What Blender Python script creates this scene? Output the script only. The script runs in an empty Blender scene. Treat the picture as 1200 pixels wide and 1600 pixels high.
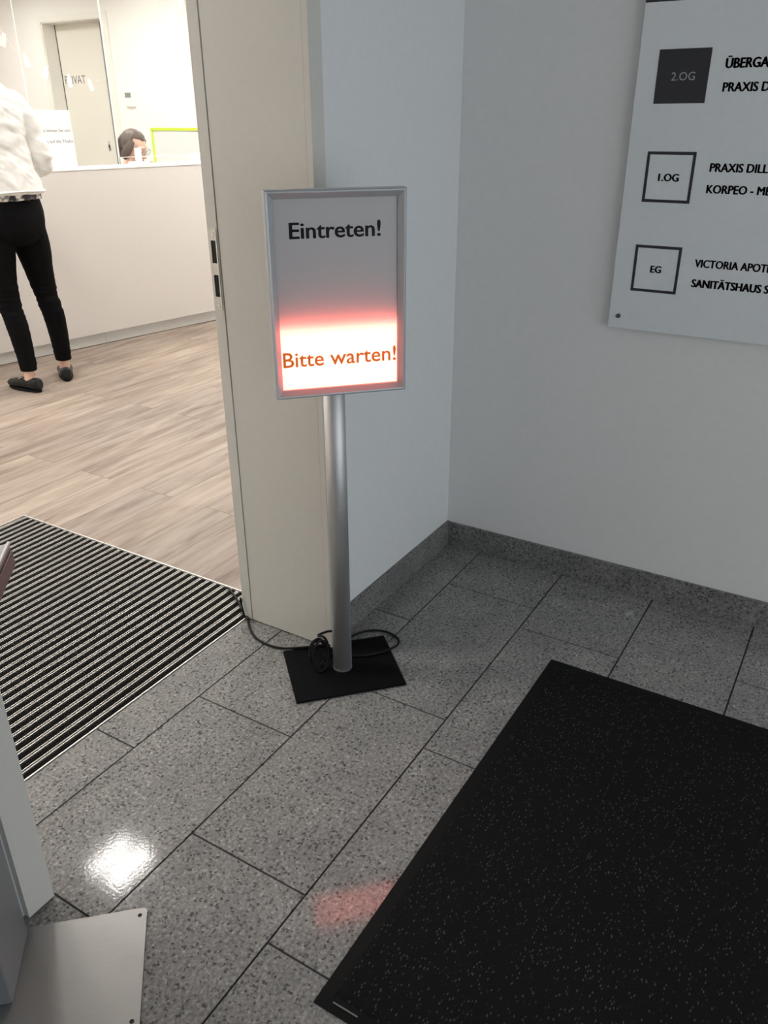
import bpy, bmesh, math, random
from mathutils import Vector, Matrix, noise
random.seed(7)
S = bpy.context.scene
COL = S.collection
V = Vector

# ------------------------------------------------------------------ camera
cd = bpy.data.cameras.new('camera')
cd.sensor_fit = 'VERTICAL'; cd.sensor_height = 36.0; cd.sensor_width = 27.0
cd.lens = 28.376; cd.clip_start = 0.05; cd.clip_end = 60
cam = bpy.data.objects.new('camera', cd); COL.objects.link(cam)
CR = V((0.518112, -0.855303, -0.004117)); CU = V((0.376328, 0.223639, 0.89909)); CF = V((0.768074, 0.467378, -0.437744))
M = Matrix.Identity(4)
for i, a in enumerate((CR, CU, -CF)):
    for j in range(3): M[j][i] = a[j]
M[2][3] = 1.37
cam.matrix_world = M
S.camera = cam

# ------------------------------------------------------------------ light and exposure
PANEL = 56.0          # reception ceiling luminaires
SKY = 2.0            # daylight through the glazed street side behind the camera
S.view_settings.view_transform = 'Standard'
S.view_settings.look = 'None'
S.view_settings.gamma = 1.0
S.view_settings.exposure = 0.0
S.view_settings.use_curve_mapping = False
W = bpy.data.worlds.new('world'); S.world = W; W.use_nodes = True
bg = W.node_tree.nodes['Background']
bg.inputs['Color'].default_value = (0.90, 0.96, 1.0, 1); bg.inputs['Strength'].default_value = SKY
S.cycles.max_bounces = 10; S.cycles.diffuse_bounces = 6; S.cycles.glossy_bounces = 4
S.cycles.transmission_bounces = 8; S.cycles.transparent_max_bounces = 12
S.cycles.sample_clamp_indirect = 6.0
S.cycles.use_denoising = True

# ------------------------------------------------------------------ materials
def new_mat(name):
    m = bpy.data.materials.new(name); m.use_nodes = True
    return m, m.node_tree.nodes, m.node_tree.links, m.node_tree.nodes['Principled BSDF']

def plain(name, c, rough=0.5, metal=0.0, bump=0.0, bscale=60.0, spec=0.5):
    m, N, L, b = new_mat(name)
    b.inputs['Base Color'].default_value = (*c, 1); b.inputs['Roughness'].default_value = rough
    b.inputs['Metallic'].default_value = metal; b.inputs['Specular IOR Level'].default_value = spec
    tc = N.new('ShaderNodeTexCoord')
    nz = N.new('ShaderNodeTexNoise'); nz.inputs['Scale'].default_value = bscale; nz.inputs['Detail'].default_value = 4
    L.new(tc.outputs['Object'], nz.inputs['Vector'])
    # slight tone variation so that no surface is dead flat
    mx = N.new('ShaderNodeMix'); mx.data_type = 'RGBA'; mx.inputs[0].default_value = 0.5
    L.new(nz.outputs['Fac'], mx.inputs[0])
    mx.inputs[6].default_value = (*[x * 0.96 for x in c], 1); mx.inputs[7].default_value = (*[min(1, x * 1.03) for x in c], 1)
    L.new(mx.outputs[2], b.inputs['Base Color'])
    if bump:
        bp = N.new('ShaderNodeBump'); bp.inputs['Strength'].default_value = bump; bp.inputs['Distance'].default_value = 0.002
        L.new(nz.outputs['Fac'], bp.inputs['Height']); L.new(bp.outputs['Normal'], b.inputs['Normal'])
    return m

def ramp(N, pts):
    r = N.new('ShaderNodeValToRGB'); e = r.color_ramp.elements
    while len(e) < len(pts): e.new(0.5)
    for k, (p, c) in enumerate(pts):
        e[k].position = p; e[k].color = (*c, 1) if len(c) == 3 else c
    return r

def granite(name, tone=1.0, blue=1.0, rough=0.23, stain=None):
    m, N, L, b = new_mat(name)
    tc = N.new('ShaderNodeTexCoord')
    n1 = N.new('ShaderNodeTexNoise'); n1.inputs['Scale'].default_value = 130; n1.inputs['Detail'].default_value = 5; n1.inputs['Roughness'].default_value = 0.65
    n2 = N.new('ShaderNodeTexVoronoi'); n2.inputs['Scale'].default_value = 210; n2.inputs['Randomness'].default_value = 1
    n3 = N.new('ShaderNodeTexNoise'); n3.inputs['Scale'].default_value = 9; n3.inputs['Detail'].default_value = 6
    for n in (n1, n2, n3): L.new(tc.outputs['Object'], n.inputs['Vector'])
    t = tone
    r1 = ramp(N, [(0.28, (0.09*t, 0.09*t, 0.093*t)), (0.40, (0.22*t, 0.216*t, 0.211*t)), (0.55, (0.31*t, 0.305*t, 0.30*t*blue)), (0.74, (0.46*t, 0.455*t, 0.445*t*blue))])
    L.new(n1.outputs['Fac'], r1.inputs[0])
    sep = N.new('ShaderNodeSeparateColor'); L.new(n2.outputs['Color'], sep.inputs[0])
    r2 = ramp(N, [(0.0, (0.34, 0.34, 0.35)), (0.08, (0.5, 0.5, 0.51)), (0.13, (1, 1, 1)), (0.90, (1, 1, 1)), (0.95, (1.4, 1.38, 1.35))])
    L.new(sep.outputs[0], r2.inputs[0])
    mu = N.new('ShaderNodeMix'); mu.data_type = 'RGBA'; mu.blend_type = 'MULTIPLY'; mu.inputs[0].default_value = 1
    L.new(r1.outputs[0], mu.inputs[6]); L.new(r2.outputs[0], mu.inputs[7])
    r3 = ramp(N, [(0.3, (0.86, 0.86, 0.86)), (0.7, (1.1, 1.09, 1.07))]); L.new(n3.outputs['Fac'], r3.inputs[0])
    mv = N.new('ShaderNodeMix'); mv.data_type = 'RGBA'; mv.blend_type = 'MULTIPLY'; mv.inputs[0].default_value = 1
    L.new(mu.outputs[2], mv.inputs[6]); L.new(r3.outputs[0], mv.inputs[7])
    last = mv.outputs[2]
    if stain:                       # a pale splash of dried paint on the stone
        geo = N.new('ShaderNodeNewGeometry')
        nn = N.new('ShaderNodeTexNoise'); nn.inputs['Scale'].default_value = 35; nn.inputs['Detail'].default_value = 3
        L.new(geo.outputs['Position'], nn.inputs['Vector'])
        for cx, cy, rad, amt in stain:
            ds = N.new('ShaderNodeVectorMath'); ds.operation = 'DISTANCE'; ds.inputs[1].default_value = (cx, cy, 0)
            L.new(geo.outputs['Position'], ds.inputs[0])
            ad = N.new('ShaderNodeMath'); ad.operation = 'MULTIPLY_ADD'; ad.inputs[1].default_value = rad * 2.2; L.new(nn.outputs['Fac'], ad.inputs[0]); L.new(ds.outputs['Value'], ad.inputs[2])
            rr = ramp(N, [(0.26, (amt,)*3), (0.46, (0, 0, 0))])
            dv = N.new('ShaderNodeMath'); dv.operation = 'DIVIDE'; dv.inputs[1].default_value = rad * 4; L.new(ad.outputs[0], dv.inputs[0])
            L.new(dv.outputs[0], rr.inputs[0])
            ms = N.new('ShaderNodeMix'); ms.data_type = 'RGBA'; L.new(rr.outputs[0], ms.inputs[0]); L.new(last, ms.inputs[6]); ms.inputs[7].default_value = (0.62, 0.62, 0.62, 1)
            last = ms.outputs[2]
    L.new(last, b.inputs['Base Color'])
    b.inputs['Roughness'].default_value = rough
    b.inputs['Specular IOR Level'].default_value = 0.24
    n4 = N.new('ShaderNodeTexNoise'); n4.inputs['Scale'].default_value = 170; n4.inputs['Detail'].default_value = 0.5; L.new(tc.outputs['Object'], n4.inputs['Vector'])
    bp = N.new('ShaderNodeBump'); bp.inputs['Strength'].default_value = 0.10; bp.inputs['Distance'].default_value = 0.0006
    L.new(n4.outputs['Fac'], bp.inputs['Height']); L.new(bp.outputs['Normal'], b.inputs['Normal'])
    return m

def planks():
    m, N, L, b = new_mat('wood_plank_vinyl')
    tc = N.new('ShaderNodeTexCoord'); mp = N.new('ShaderNodeMapping'); mp.inputs['Location'].default_value = (0.35, -1.735, 0)
    L.new(tc.outputs['Object'], mp.inputs['Vector'])
    br = N.new('ShaderNodeTexBrick'); br.inputs['Scale'].default_value = 1; br.inputs['Brick Width'].default_value = 1.22; br.inputs['Row Height'].default_value = 0.18
    br.inputs['Mortar Size'].default_value = 0.0012; br.inputs['Mortar Smooth'].default_value = 0.2; br.offset = 0.37; br.inputs['Bias'].default_value = 0.0
    br.inputs['Color1'].default_value = (0, 0, 0, 1); br.inputs['Color2'].default_value = (1, 1, 1, 1); br.inputs['Mortar'].default_value = (0.5, 0.5, 0.5, 1)
    L.new(mp.outputs[0], br.inputs['Vector'])
    m2 = N.new('ShaderNodeMapping'); m2.inputs['Scale'].default_value = (1.6, 13, 1); L.new(tc.outputs['Object'], m2.inputs['Vector'])
    av = N.new('ShaderNodeVectorMath'); av.operation = 'MULTIPLY_ADD'; av.inputs[1].default_value = (7, 3, 5)
    L.new(br.outputs['Color'], av.inputs[0]); L.new(m2.outputs[0], av.inputs[2])
    g = N.new('ShaderNodeTexNoise'); g.inputs['Scale'].default_value = 1.5; g.inputs['Detail'].default_value = 8; g.inputs['Roughness'].default_value = 0.62; g.inputs['Distortion'].default_value = 0.5
    L.new(av.outputs[0], g.inputs['Vector'])
    rg = ramp(N, [(0.27, (0.175, 0.130, 0.104)), (0.5, (0.315, 0.255, 0.210)), (0.72, (0.43, 0.36, 0.305))]); L.new(g.outputs['Fac'], rg.inputs[0])
    rb = ramp(N, [(0.0, (0.90, 0.89, 0.91)), (1.0, (1.08, 1.07, 1.05))]); L.new(br.outputs['Color'], rb.inputs[0])
    mu = N.new('ShaderNodeMix'); mu.data_type = 'RGBA'; mu.blend_type = 'MULTIPLY'; mu.inputs[0].default_value = 1
    L.new(rg.outputs[0], mu.inputs[6]); L.new(rb.outputs[0], mu.inputs[7])
    mo = N.new('ShaderNodeMix'); mo.data_type = 'RGBA'; L.new(br.outputs['Fac'], mo.inputs[0]); L.new(mu.outputs[2], mo.inputs[6]); mo.inputs[7].default_value = (0.12, 0.085, 0.065, 1)
    L.new(mo.outputs[2], b.inputs['Base Color']); b.inputs['Roughness'].default_value = 0.5; b.inputs['Specular IOR Level'].default_value = 0.25
    bp = N.new('ShaderNodeBump'); bp.inputs['Strength'].default_value = 0.08; bp.inputs['Distance'].default_value = 0.001
    L.new(g.outputs['Fac'], bp.inputs['Height']); L.new(bp.outputs['Normal'], b.inputs['Normal'])
    return m

def carpet(name, dark, light, scale, dens, bump=0.8, rough=0.95):
    m, N, L, b = new_mat(name)
    tc = N.new('ShaderNodeTexCoord'); mp = N.new('ShaderNodeMapping'); mp.inputs['Scale'].default_value = (0.55, 1.2, 1); mp.inputs['Rotation'].default_value = (0, 0, 0.5)
    L.new(tc.outputs['Object'], mp.inputs['Vector'])
    vo = N.new('ShaderNodeTexVoronoi'); vo.inputs['Scale'].default_value = scale; L.new(mp.outputs[0], vo.inputs['Vector'])
    nz = N.new('ShaderNodeTexNoise'); nz.inputs['Scale'].default_value = scale * 1.4; nz.inputs['Detail'].default_value = 3; L.new(mp.outputs[0], nz.inputs['Vector'])
    sep = N.new('ShaderNodeSeparateColor'); L.new(vo.outputs['Color'], sep.inputs[0])
    r = ramp(N, [(0.0, dark), (dens, [x * 1.3 for x in dark]), (min(0.999, dens + 0.08), light)]); L.new(sep.outputs[0], r.inputs[0])
    r2 = ramp(N, [(0.12, (1, 1, 1)), (0.42, (0, 0, 0))]); L.new(vo.outputs['Distance'], r2.inputs[0])
    mx = N.new('ShaderNodeMix'); mx.data_type = 'RGBA'; L.new(r2.outputs[0], mx.inputs[0]); mx.inputs[6].default_value = (*dark, 1); L.new(r.outputs[0], mx.inputs[7])
    L.new(mx.outputs[2], b.inputs['Base Color'])
    b.inputs['Roughness'].default_value = rough; b.inputs['Specular IOR Level'].default_value = 0.15
    bp = N.new('ShaderNodeBump'); bp.inputs['Strength'].default_value = bump; bp.inputs['Distance'].default_value = 0.003
    L.new(nz.outputs['Fac'], bp.inputs['Height']); L.new(bp.outputs['Normal'], b.inputs['Normal'])
    return m

def brushed(name, c, rough=0.35, axis=(1, 1, 60)):
    m, N, L, b = new_mat(name)
    tc = N.new('ShaderNodeTexCoord'); mp = N.new('ShaderNodeMapping'); mp.inputs['Scale'].default_value = axis
    L.new(tc.outputs['Object'], mp.inputs['Vector'])
    nz = N.new('ShaderNodeTexNoise'); nz.inputs['Scale'].default_value = 20; nz.inputs['Detail'].default_value = 5; L.new(mp.outputs[0], nz.inputs['Vector'])
    r = ramp(N, [(0.3, (rough * 0.85,)*3), (0.7, (rough * 1.15,)*3)]); L.new(nz.outputs['Fac'], r.inputs[0]); L.new(r.outputs[0], b.inputs['Roughness'])
    b.inputs['Base Color'].default_value = (*c, 1); b.inputs['Metallic'].default_value = 1
    return m

def pattern_cloth():
    m, N, L, b = new_mat('patterned_blouse_cloth')
    tc = N.new('ShaderNodeTexCoord'); nz = N.new('ShaderNodeTexNoise'); nz.inputs['Scale'].default_value = 28; nz.inputs['Detail'].default_value = 3
    L.new(tc.outputs['Object'], nz.inputs['Vector'])
    r = ramp(N, [(0.42, (0.04, 0.04, 0.045)), (0.5, (0.35, 0.34, 0.33)), (0.56, (0.8, 0.78, 0.75))]); L.new(nz.outputs['Fac'], r.inputs[0])
    L.new(r.outputs[0], b.inputs['Base Color']); b.inputs['Roughness'].default_value = 0.9
    return m

def emission(name, c, s):
    m = bpy.data.materials.new(name); m.use_nodes = True; N = m.node_tree.nodes; N.clear()
    e = N.new('ShaderNodeEmission'); e.inputs['Color'].default_value = (*c, 1); e.inputs['Strength'].default_value = s
    o = N.new('ShaderNodeOutputMaterial'); m.node_tree.links.new(e.outputs[0], o.inputs[0])
    return m

def translucent(name, c, t, rough=0.4):
    m = bpy.data.materials.new(name); m.use_nodes = True; N = m.node_tree.nodes; L = m.node_tree.links; N.clear()
    d = N.new('ShaderNodeBsdfDiffuse'); d.inputs[0].default_value = (*c, 1)
    tr = N.new('ShaderNodeBsdfTranslucent'); tr.inputs[0].default_value = (*t, 1)
    a = N.new('ShaderNodeAddShader'); L.new(d.outputs[0], a.inputs[0]); L.new(tr.outputs[0], a.inputs[1])
    g = N.new('ShaderNodeBsdfGlossy'); g.inputs['Roughness'].default_value = rough; g.inputs[0].default_value = (0.6, 0.6, 0.6, 1)
    mx = N.new('ShaderNodeMixShader'); mx.inputs[0].default_value = 0.04; L.new(a.outputs[0], mx.inputs[1]); L.new(g.outputs[0], mx.inputs[2])
    o = N.new('ShaderNodeOutputMaterial'); L.new(mx.outputs[0], o.inputs[0])
    return m

def acrylic(name, tint=(0.97, 0.98, 0.97)):
    m = bpy.data.materials.new(name); m.use_nodes = True; N = m.node_tree.nodes; L = m.node_tree.links; N.clear()
    t = N.new('ShaderNodeBsdfTransparent'); t.inputs[0].default_value = (*tint, 1)
    g = N.new('ShaderNodeBsdfGlossy'); g.inputs['Roughness'].default_value = 0.02
    f = N.new('ShaderNodeFresnel'); f.inputs['IOR'].default_value = 1.45
    ge = N.new('ShaderNodeNewGeometry'); iv = N.new('ShaderNodeMath'); iv.operation = 'SUBTRACT'; iv.inputs[0].default_value = 1.0
    L.new(ge.outputs['Backfacing'], iv.inputs[1])
    pr = N.new('ShaderNodeMath'); pr.operation = 'MULTIPLY'; L.new(f.outputs[0], pr.inputs[0]); L.new(iv.outputs[0], pr.inputs[1])
    mx = N.new('ShaderNodeMixShader'); L.new(pr.outputs[0], mx.inputs[0]); L.new(t.outputs[0], mx.inputs[1]); L.new(g.outputs[0], mx.inputs[2])
    o = N.new('ShaderNodeOutputMaterial'); L.new(mx.outputs[0], o.inputs[0])
    return m

MT = dict(
    plaster_daylit=plain('daylit_white_wall_paint', (0.78, 0.775, 0.765), 0.85, bump=0.35, bscale=45),  # right wall: stronger side daylight put into the paint colour
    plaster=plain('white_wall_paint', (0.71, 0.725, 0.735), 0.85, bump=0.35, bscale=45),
    room_paint=plain('reception_wall_paint', (0.84, 0.83, 0.80), 0.85, bump=0.1, bscale=60),
    ceil=plain('ceiling_paint', (0.80, 0.80, 0.79), 0.9),
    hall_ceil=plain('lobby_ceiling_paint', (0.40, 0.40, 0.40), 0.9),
    granite=granite('grey_granite', 0.87, rough=0.082, stain=[(2.183, 0.443, 0.026, 0.75), (2.187, 0.568, 0.013, 0.3)]),
    granite_base=granite('grey_granite_skirting', 0.66, rough=0.4),
    grout=plain('dark_grout', (0.045, 0.042, 0.04), 0.9),
    planks=planks(),
    frame=plain('grey_white_enamel', (0.60, 0.585, 0.54), 0.45, spec=0.4),
    gasket=plain('dark_rubber_seal', (0.03, 0.03, 0.03), 0.7),
    steel=brushed('brushed_steel', (0.62, 0.62, 0.60), 0.36),
    plate=brushed('satin_steel_sheet', (0.34, 0.335, 0.33), 0.5, (1, 40, 1)),
    dark_screw=plain('dark_screw_cap', (0.10, 0.10, 0.10), 0.4, 0.3),
    strike=brushed('strike_steel', (0.55, 0.54, 0.50), 0.45),
    alu=brushed('satin_aluminium', (0.60, 0.60, 0.61), 0.52),
    bright=plain('bright_aluminium', (0.62, 0.61, 0.59), 0.45, 0.6),
    rail=brushed('mat_rail_aluminium', (0.50, 0.485, 0.46), 0.5, (60, 1, 1)),
    black=plain('black_hole', (0.006, 0.006, 0.006), 0.8),
    blackmetal=plain('black_powder_coat', (0.004, 0.004, 0.0046), 0.7, bump=0.1, bscale=300, spec=0.08),
    rubber=plain('black_rubber', (0.007, 0.007, 0.007), 0.75, spec=0.12),
    cable=plain('black_cable_sheath', (0.008, 0.008, 0.008), 0.5, spec=0.15),
    pile=carpet('black_mat_pile', (0.006, 0.006, 0.0064), (0.085, 0.085, 0.083), 210, 0.72),
    rib=carpet('black_rib_insert', (0.012, 0.011, 0.011), (0.04, 0.038, 0.037), 420, 0.80, 0.5),
    grey_print=plain('grey_print', (0.16, 0.16, 0.16), 0.7),
    ink=plain('black_print', (0.018, 0.019, 0.022), 0.6),
    darkblock=plain('anthracite_print', (0.022, 0.022, 0.027), 0.35),
    pale_ink=plain('pale_grey_print', (0.42, 0.43, 0.45), 0.6),
    board=plain('white_board_laminate', (0.74, 0.77, 0.79), 0.28),
    boxwhite=plain('grey_box_lining', (0.14, 0.14, 0.14), 0.8), frame_silver=plain('silver_lacquer', (0.42, 0.44, 0.46), 0.4, 0.35),
    sheet=translucent('frosted_poster_sheet', (0.43, 0.43, 0.435), (0.46, 0.45, 0.45)),
    led=emission('red_led_glow', (1.0, 0.145, 0.100), 20.0),
    ink_sheet=plain('poster_black_ink', (0.012, 0.012, 0.013), 0.6),
    ink_glow=translucent('poster_ink_over_lamp', (0.06, 0.03, 0.01), (0.060, 0.085, 0.012)),  # orange bloom of the lamp over black ink, put into the ink colours
    counter=plain('counter_white_laminate', (0.70, 0.665, 0.625), 0.4),
    plinth=plain('counter_plinth', (0.62, 0.62, 0.59), 0.45),
    top=plain('countertop_white', (0.86, 0.86, 0.85), 0.3),
    door=plain('cream_door', (0.74, 0.72, 0.65), 0.45),
    reveal=plain('door_frame_enamel', (0.80, 0.79, 0.74), 0.45),
    paper=plain('white_paper', (0.88, 0.88, 0.87), 0.7),
    acrylic=acrylic('clear_acrylic'),
    acrylic_edge=plain('acrylic_edge', (0.90, 0.91, 0.86), 0.3),
    lime=plain('lime_green_edge', (0.55, 0.86, 0.03), 0.45),
    plasticwhite=plain('white_plastic', (0.84, 0.84, 0.82), 0.4),
    lcd=plain('grey_display', (0.24, 0.25, 0.22), 0.2),
    thread=plain('clear_thread', (0.85, 0.85, 0.83), 0.4),
    skin=plain('skin', (0.70, 0.46, 0.36), 0.5, bump=0.1, bscale=200),
    hair=plain('dark_brown_hair', (0.085, 0.055, 0.045), 0.5, bump=0.6, bscale=90),
    jacket=plain('white_cotton_jacket', (0.82, 0.81, 0.78), 0.85, bump=0.25, bscale=45),
    trousers=plain('black_trousers', (0.0045, 0.0045, 0.005), 0.9, bump=0.2, bscale=120, spec=0.08),
    blouse=pattern_cloth(),
    shoe=plain('black_leather', (0.006, 0.006, 0.006), 0.35, spec=0.3),
    buckle=brushed('shoe_clasp', (0.85, 0.83, 0.78), 0.2),
    peach=plain('beige_knit', (0.50, 0.37, 0.27), 0.9, bump=0.4, bscale=150),
    wire=plain('dark_glasses_wire', (0.10, 0.10, 0.11), 0.3, 0.6),
    eyewhite=plain('eye', (0.75, 0.73, 0.70), 0.2),
    lip=plain('lips', (0.55, 0.24, 0.21), 0.5),
    greyfab=plain('grey_seat_fabric', (0.12, 0.12, 0.13), 0.9, bump=0.4, bscale=200),
    maroon=plain('dark_red_plastic', (0.11, 0.045, 0.045), 0.4),
)

# ------------------------------------------------------------------ helpers
def link(o, parent=None):
    COL.objects.link(o)
    if parent is not None: o.parent = parent
    return o

def obj(name, bm, mat, parent=None, smooth=False, mats=None):
    me = bpy.data.meshes.new(name)
    bmesh.ops.recalc_face_normals(bm, faces=bm.faces)
    bm.to_mesh(me); bm.free()
    for mm in (mats or [mat]): me.materials.append(MT[mm] if isinstance(mm, str) else mm)
    if smooth:
        for p in me.polygons: p.use_smooth = True
    return link(bpy.data.objects.new(name, me), parent)

def thing(name, label, cat, loc=(0, 0, 0), mat3=None, rotz=0.0, group=None):
    o = bpy.data.objects.new(name, None); o.empty_display_size = 0.1; link(o)
    o.location = loc; o.rotation_euler = (0, 0, rotz)
    o['label'] = label; o['category'] = cat
    if group: o['group'] = group
    return o

def tag(o, label, cat, group=None):
    o['label'] = label; o['category'] = cat
    if group: o['group'] = group
    return o

def struct(o): o['kind'] = 'structure'; return o

def box(bm, lo, hi, bev=0.0, seg=2):
    r = bmesh.ops.create_cube(bm, size=1)
    vs = r['verts']
    for v in vs:
        v.co = V([lo[k] + (v.co[k] + 0.5) * (hi[k] - lo[k]) for k in range(3)])
    if bev > 0:
        es = list({e for v in vs for e in v.link_edges})
        bmesh.ops.bevel(bm, geom=es, offset=bev, segments=seg, profile=0.5, affect='EDGES')
    return bm

def B(lo, hi, bev=0.0, seg=2): return box(bmesh.new(), lo, hi, bev, seg)

def cyl(bm, a, b, r, seg=32, r2=None):
    a = V(a); b = V(b); d = b - a
    q = d.to_track_quat('Z', 'Y').to_matrix().to_4x4(); q.translation = (a + b) / 2
    bmesh.ops.create_cone(bm, cap_ends=True, segments=seg, radius1=r, radius2=r if r2 is None else r2, depth=d.length, matrix=q)
    return bm

def ell(bm, c, r, rot=None, u=24, v=16):
    m = Matrix.Translation(V(c)) @ (rot.to_4x4() if rot else Matrix.Identity(4)) @ Matrix.Diagonal((*r, 1))
    bmesh.ops.create_uvsphere(bm, u_segments=u, v_segments=v, radius=1, matrix=m)
    return bm

def prism(bm, poly, z0, z1):
    lo = [bm.verts.new((x, y, z0)) for x, y in poly]; hi = [bm.verts.new((x, y, z1)) for x, y in poly]
    n = len(poly)
    bm.faces.new(lo[::-1]); bm.faces.new(hi)
    for k in range(n): bm.faces.new((lo[k], lo[(k + 1) % n], hi[(k + 1) % n], hi[k]))
    return bm

def spline(pts, n=8):
    P = [V(p) for p in pts]; out = []
    for i in range(len(P) - 1):
        p0 = P[max(i - 1, 0)]; p1 = P[i]; p2 = P[i + 1]; p3 = P[min(i + 2, len(P) - 1)]
        for k in range(n):
            t = k / n
            out.append(0.5 * ((2 * p1) + (p2 - p0) * t + (2 * p0 - 5 * p1 + 4 * p2 - p3) * t * t + (3 * p1 - p0 - 3 * p2 + p3) * t ** 3))
    out.append(P[-1]); return out

def tube(bm, pts, rad, seg=10, side=None, n=0):
    """tube along pts; rad: number or list of r / (rx, ry); side fixes the rx axis"""
    P = [V(p) for p in pts]
    R = [rad] * len(P) if isinstance(rad, (int, float)) else list(rad)
    R = [(r, r) if isinstance(r, (int, float)) else r for r in R]
    if n:
        Q = spline(P, n); RR = spline([V((r[0], r[1], 0)) for r in R], n)
        P = Q; R = [(max(1e-4, r.x), max(1e-4, r.y)) for r in RR]
    rings = []; prev = None
    for i, p in enumerate(P):
        t = (P[min(i + 1, len(P) - 1)] - P[max(i - 1, 0)])
        t = t.normalized() if t.length > 1e-9 else V((0, 0, 1))
        ref = V(side) if side else (prev if prev is not None else (V((0, 0, 1)) if abs(t.z) < 0.9 else V((1, 0, 0))))
        s = (ref - t * ref.dot(t))
        if s.length < 1e-5: s = V((0, 1, 0)) - t * t.y
        s.normalize(); prev = s; u = t.cross(s)
        rings.append([bm.verts.new(p + s * (math.cos(a) * R[i][0]) + u * (math.sin(a) * R[i][1])) for a in [2 * math.pi * k / seg for k in range(seg)]])
    for a, b in zip(rings, rings[1:]):
        for k in range(seg): bm.faces.new((a[k], a[(k + 1) % seg], b[(k + 1) % seg], b[k]))
    bm.faces.new(rings[0][::-1]); bm.faces.new(rings[-1])
    return bm

def fuse(name, bm, mat, parent, voxel=0.006, smooth=4, wrinkle=None, mats=None, shade=True):
    """melts overlapping closed shells into one continuous surface"""
    me = bpy.data.meshes.new(name); bmesh.ops.recalc_face_normals(bm, faces=bm.faces); bm.to_mesh(me); bm.free()
    t = bpy.data.objects.new('fuse_source', me); COL.objects.link(t)
    md = t.modifiers.new('r', 'REMESH'); md.mode = 'VOXEL'; md.voxel_size = voxel
    if smooth:
        sm = t.modifiers.new('s', 'SMOOTH'); sm.factor = 0.5; sm.iterations = smooth
    dg = bpy.context.evaluated_depsgraph_get(); dg.update()
    out = bpy.data.meshes.new_from_object(t.evaluated_get(dg)); out.name = name
    bpy.data.objects.remove(t)
    if wrinkle:
        out.update(); nrm = [v.normal.copy() for v in out.vertices]
        for v, nn in zip(out.vertices, nrm): v.co = v.co + nn * wrinkle(v.co)
    out.materials.clear()
    for mm in (mats or [mat]): out.materials.append(MT[mm])
    for p in out.polygons: p.use_smooth = shade
    return link(bpy.data.objects.new(name, out), parent)

def text_bm(s, width=None, height=None, bold=0.0, depth=0.0):
    """letters in the local x/z plane, lower left at the origin, facing -y"""
    cu = bpy.data.curves.new('t', 'FONT'); cu.body = s; cu.offset = -min(bold, 0); cu.resolution_u = 3
    o = bpy.data.objects.new('t', cu); COL.objects.link(o)
    dg = bpy.context.evaluated_depsgraph_get(); dg.update()
    me = bpy.data.meshes.new_from_object(o.evaluated_get(dg)); bpy.data.objects.remove(o)
    bm = bmesh.new(); bm.from_mesh(me); bpy.data.meshes.remove(me)
    xs = [v.co.x for v in bm.verts]; ys = [v.co.y for v in bm.verts]
    x0, x1, y0, y1 = min(xs), max(xs), min(ys), max(ys)
    sy = height / (y1 - y0) if height else width / (x1 - x0)
    sx = width / (x1 - x0) if width else sy
    for v in bm.verts: v.co = V(((v.co.x - x0) * sx, 0, (v.co.y - y0) * sy))
    if bold > 0:
        h = (max(v.co.z for v in bm.verts)) * bold
        me2 = bpy.data.meshes.new('t2'); bm.to_mesh(me2)
        for dx_, dz_ in ((h, 0), (-h, 0), (h / 2, 0), (-h / 2, 0), (0, h * 0.4), (0, -h * 0.4)):
            n0 = len(bm.verts); bm.from_mesh(me2); bm.verts.ensure_lookup_table()
            for v in bm.verts[n0:]: v.co.x += dx_; v.co.z += dz_
        bpy.data.meshes.remove(me2)
    if depth:
        r = bmesh.ops.extrude_face_region(bm, geom=bm.faces[:])
        for e in r['geom']:
            if isinstance(e, bmesh.types.BMVert): e.co.y -= depth
    return bm

def xf(bm, mat): bmesh.ops.transform(bm, matrix=mat, verts=bm.verts); return bm
def Rz(a): return Matrix.Rotation(a, 4, 'Z')
def T(*p): return Matrix.Translation(V(p))

# ================================================================== SETTING
YA, XB = 1.14, 2.306          # lobby wall planes
YI = 1.437                    # inner face of the doorway
XR, XL = 1.556, 0.598         # doorway sides
RX0, RX1, RY1 = -1.6, 7.6, 11.0
HZ, RZ = 2.75, 2.85

# stone floor of the lobby: individual slabs laid in grout
bm = bmesh.new()
rows = [-2.295, -1.995, -1.695, -1.395, -1.095, -0.795, -0.495, -0.195, 0.105, 0.405, 0.705, 1.004, 1.307, 1.439]
offs = {1.307: 0.975, 1.004: 0.602, 0.705: 0.854, 0.405: 0.736, 0.105: 0.45, -0.195: 0.2}
g = 0.0022
for k in range(len(rows) - 1):
    y0, y1 = rows[k] + g, rows[k + 1] - g
    x = offs.get(rows[k], random.uniform(0, 0.6)) - 3.0
    while x < XB:
        a, b_ = max(x + g, -1.3), min(x + 0.6 - g, XB)
        x += 0.6
        if rows[k] >= 1.307:
            a, b_ = max(a, XL - 0.08), min(b_, XR + 0.10)
        if b_ - a > 0.01:
            if rows[k] == 1.004 and y1 > YA:
                box(bm, (a, y0, -0.03), (b_, y1, 0.0))
            else:
                box(bm, (a, y0, -0.03), (b_, y1, 0.0))
fl = struct(obj('floor', bm, 'granite'))
struct(obj('floor_grout', B((-1.3, -2.3, -0.05), (XB, 1.445, -0.0025)), 'grout'))
# reception floor
struct(obj('floor_reception', B((RX0, 1.43, -0.06), (RX1 + 0.6, RY1, -0.004)), 'planks'))

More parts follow.
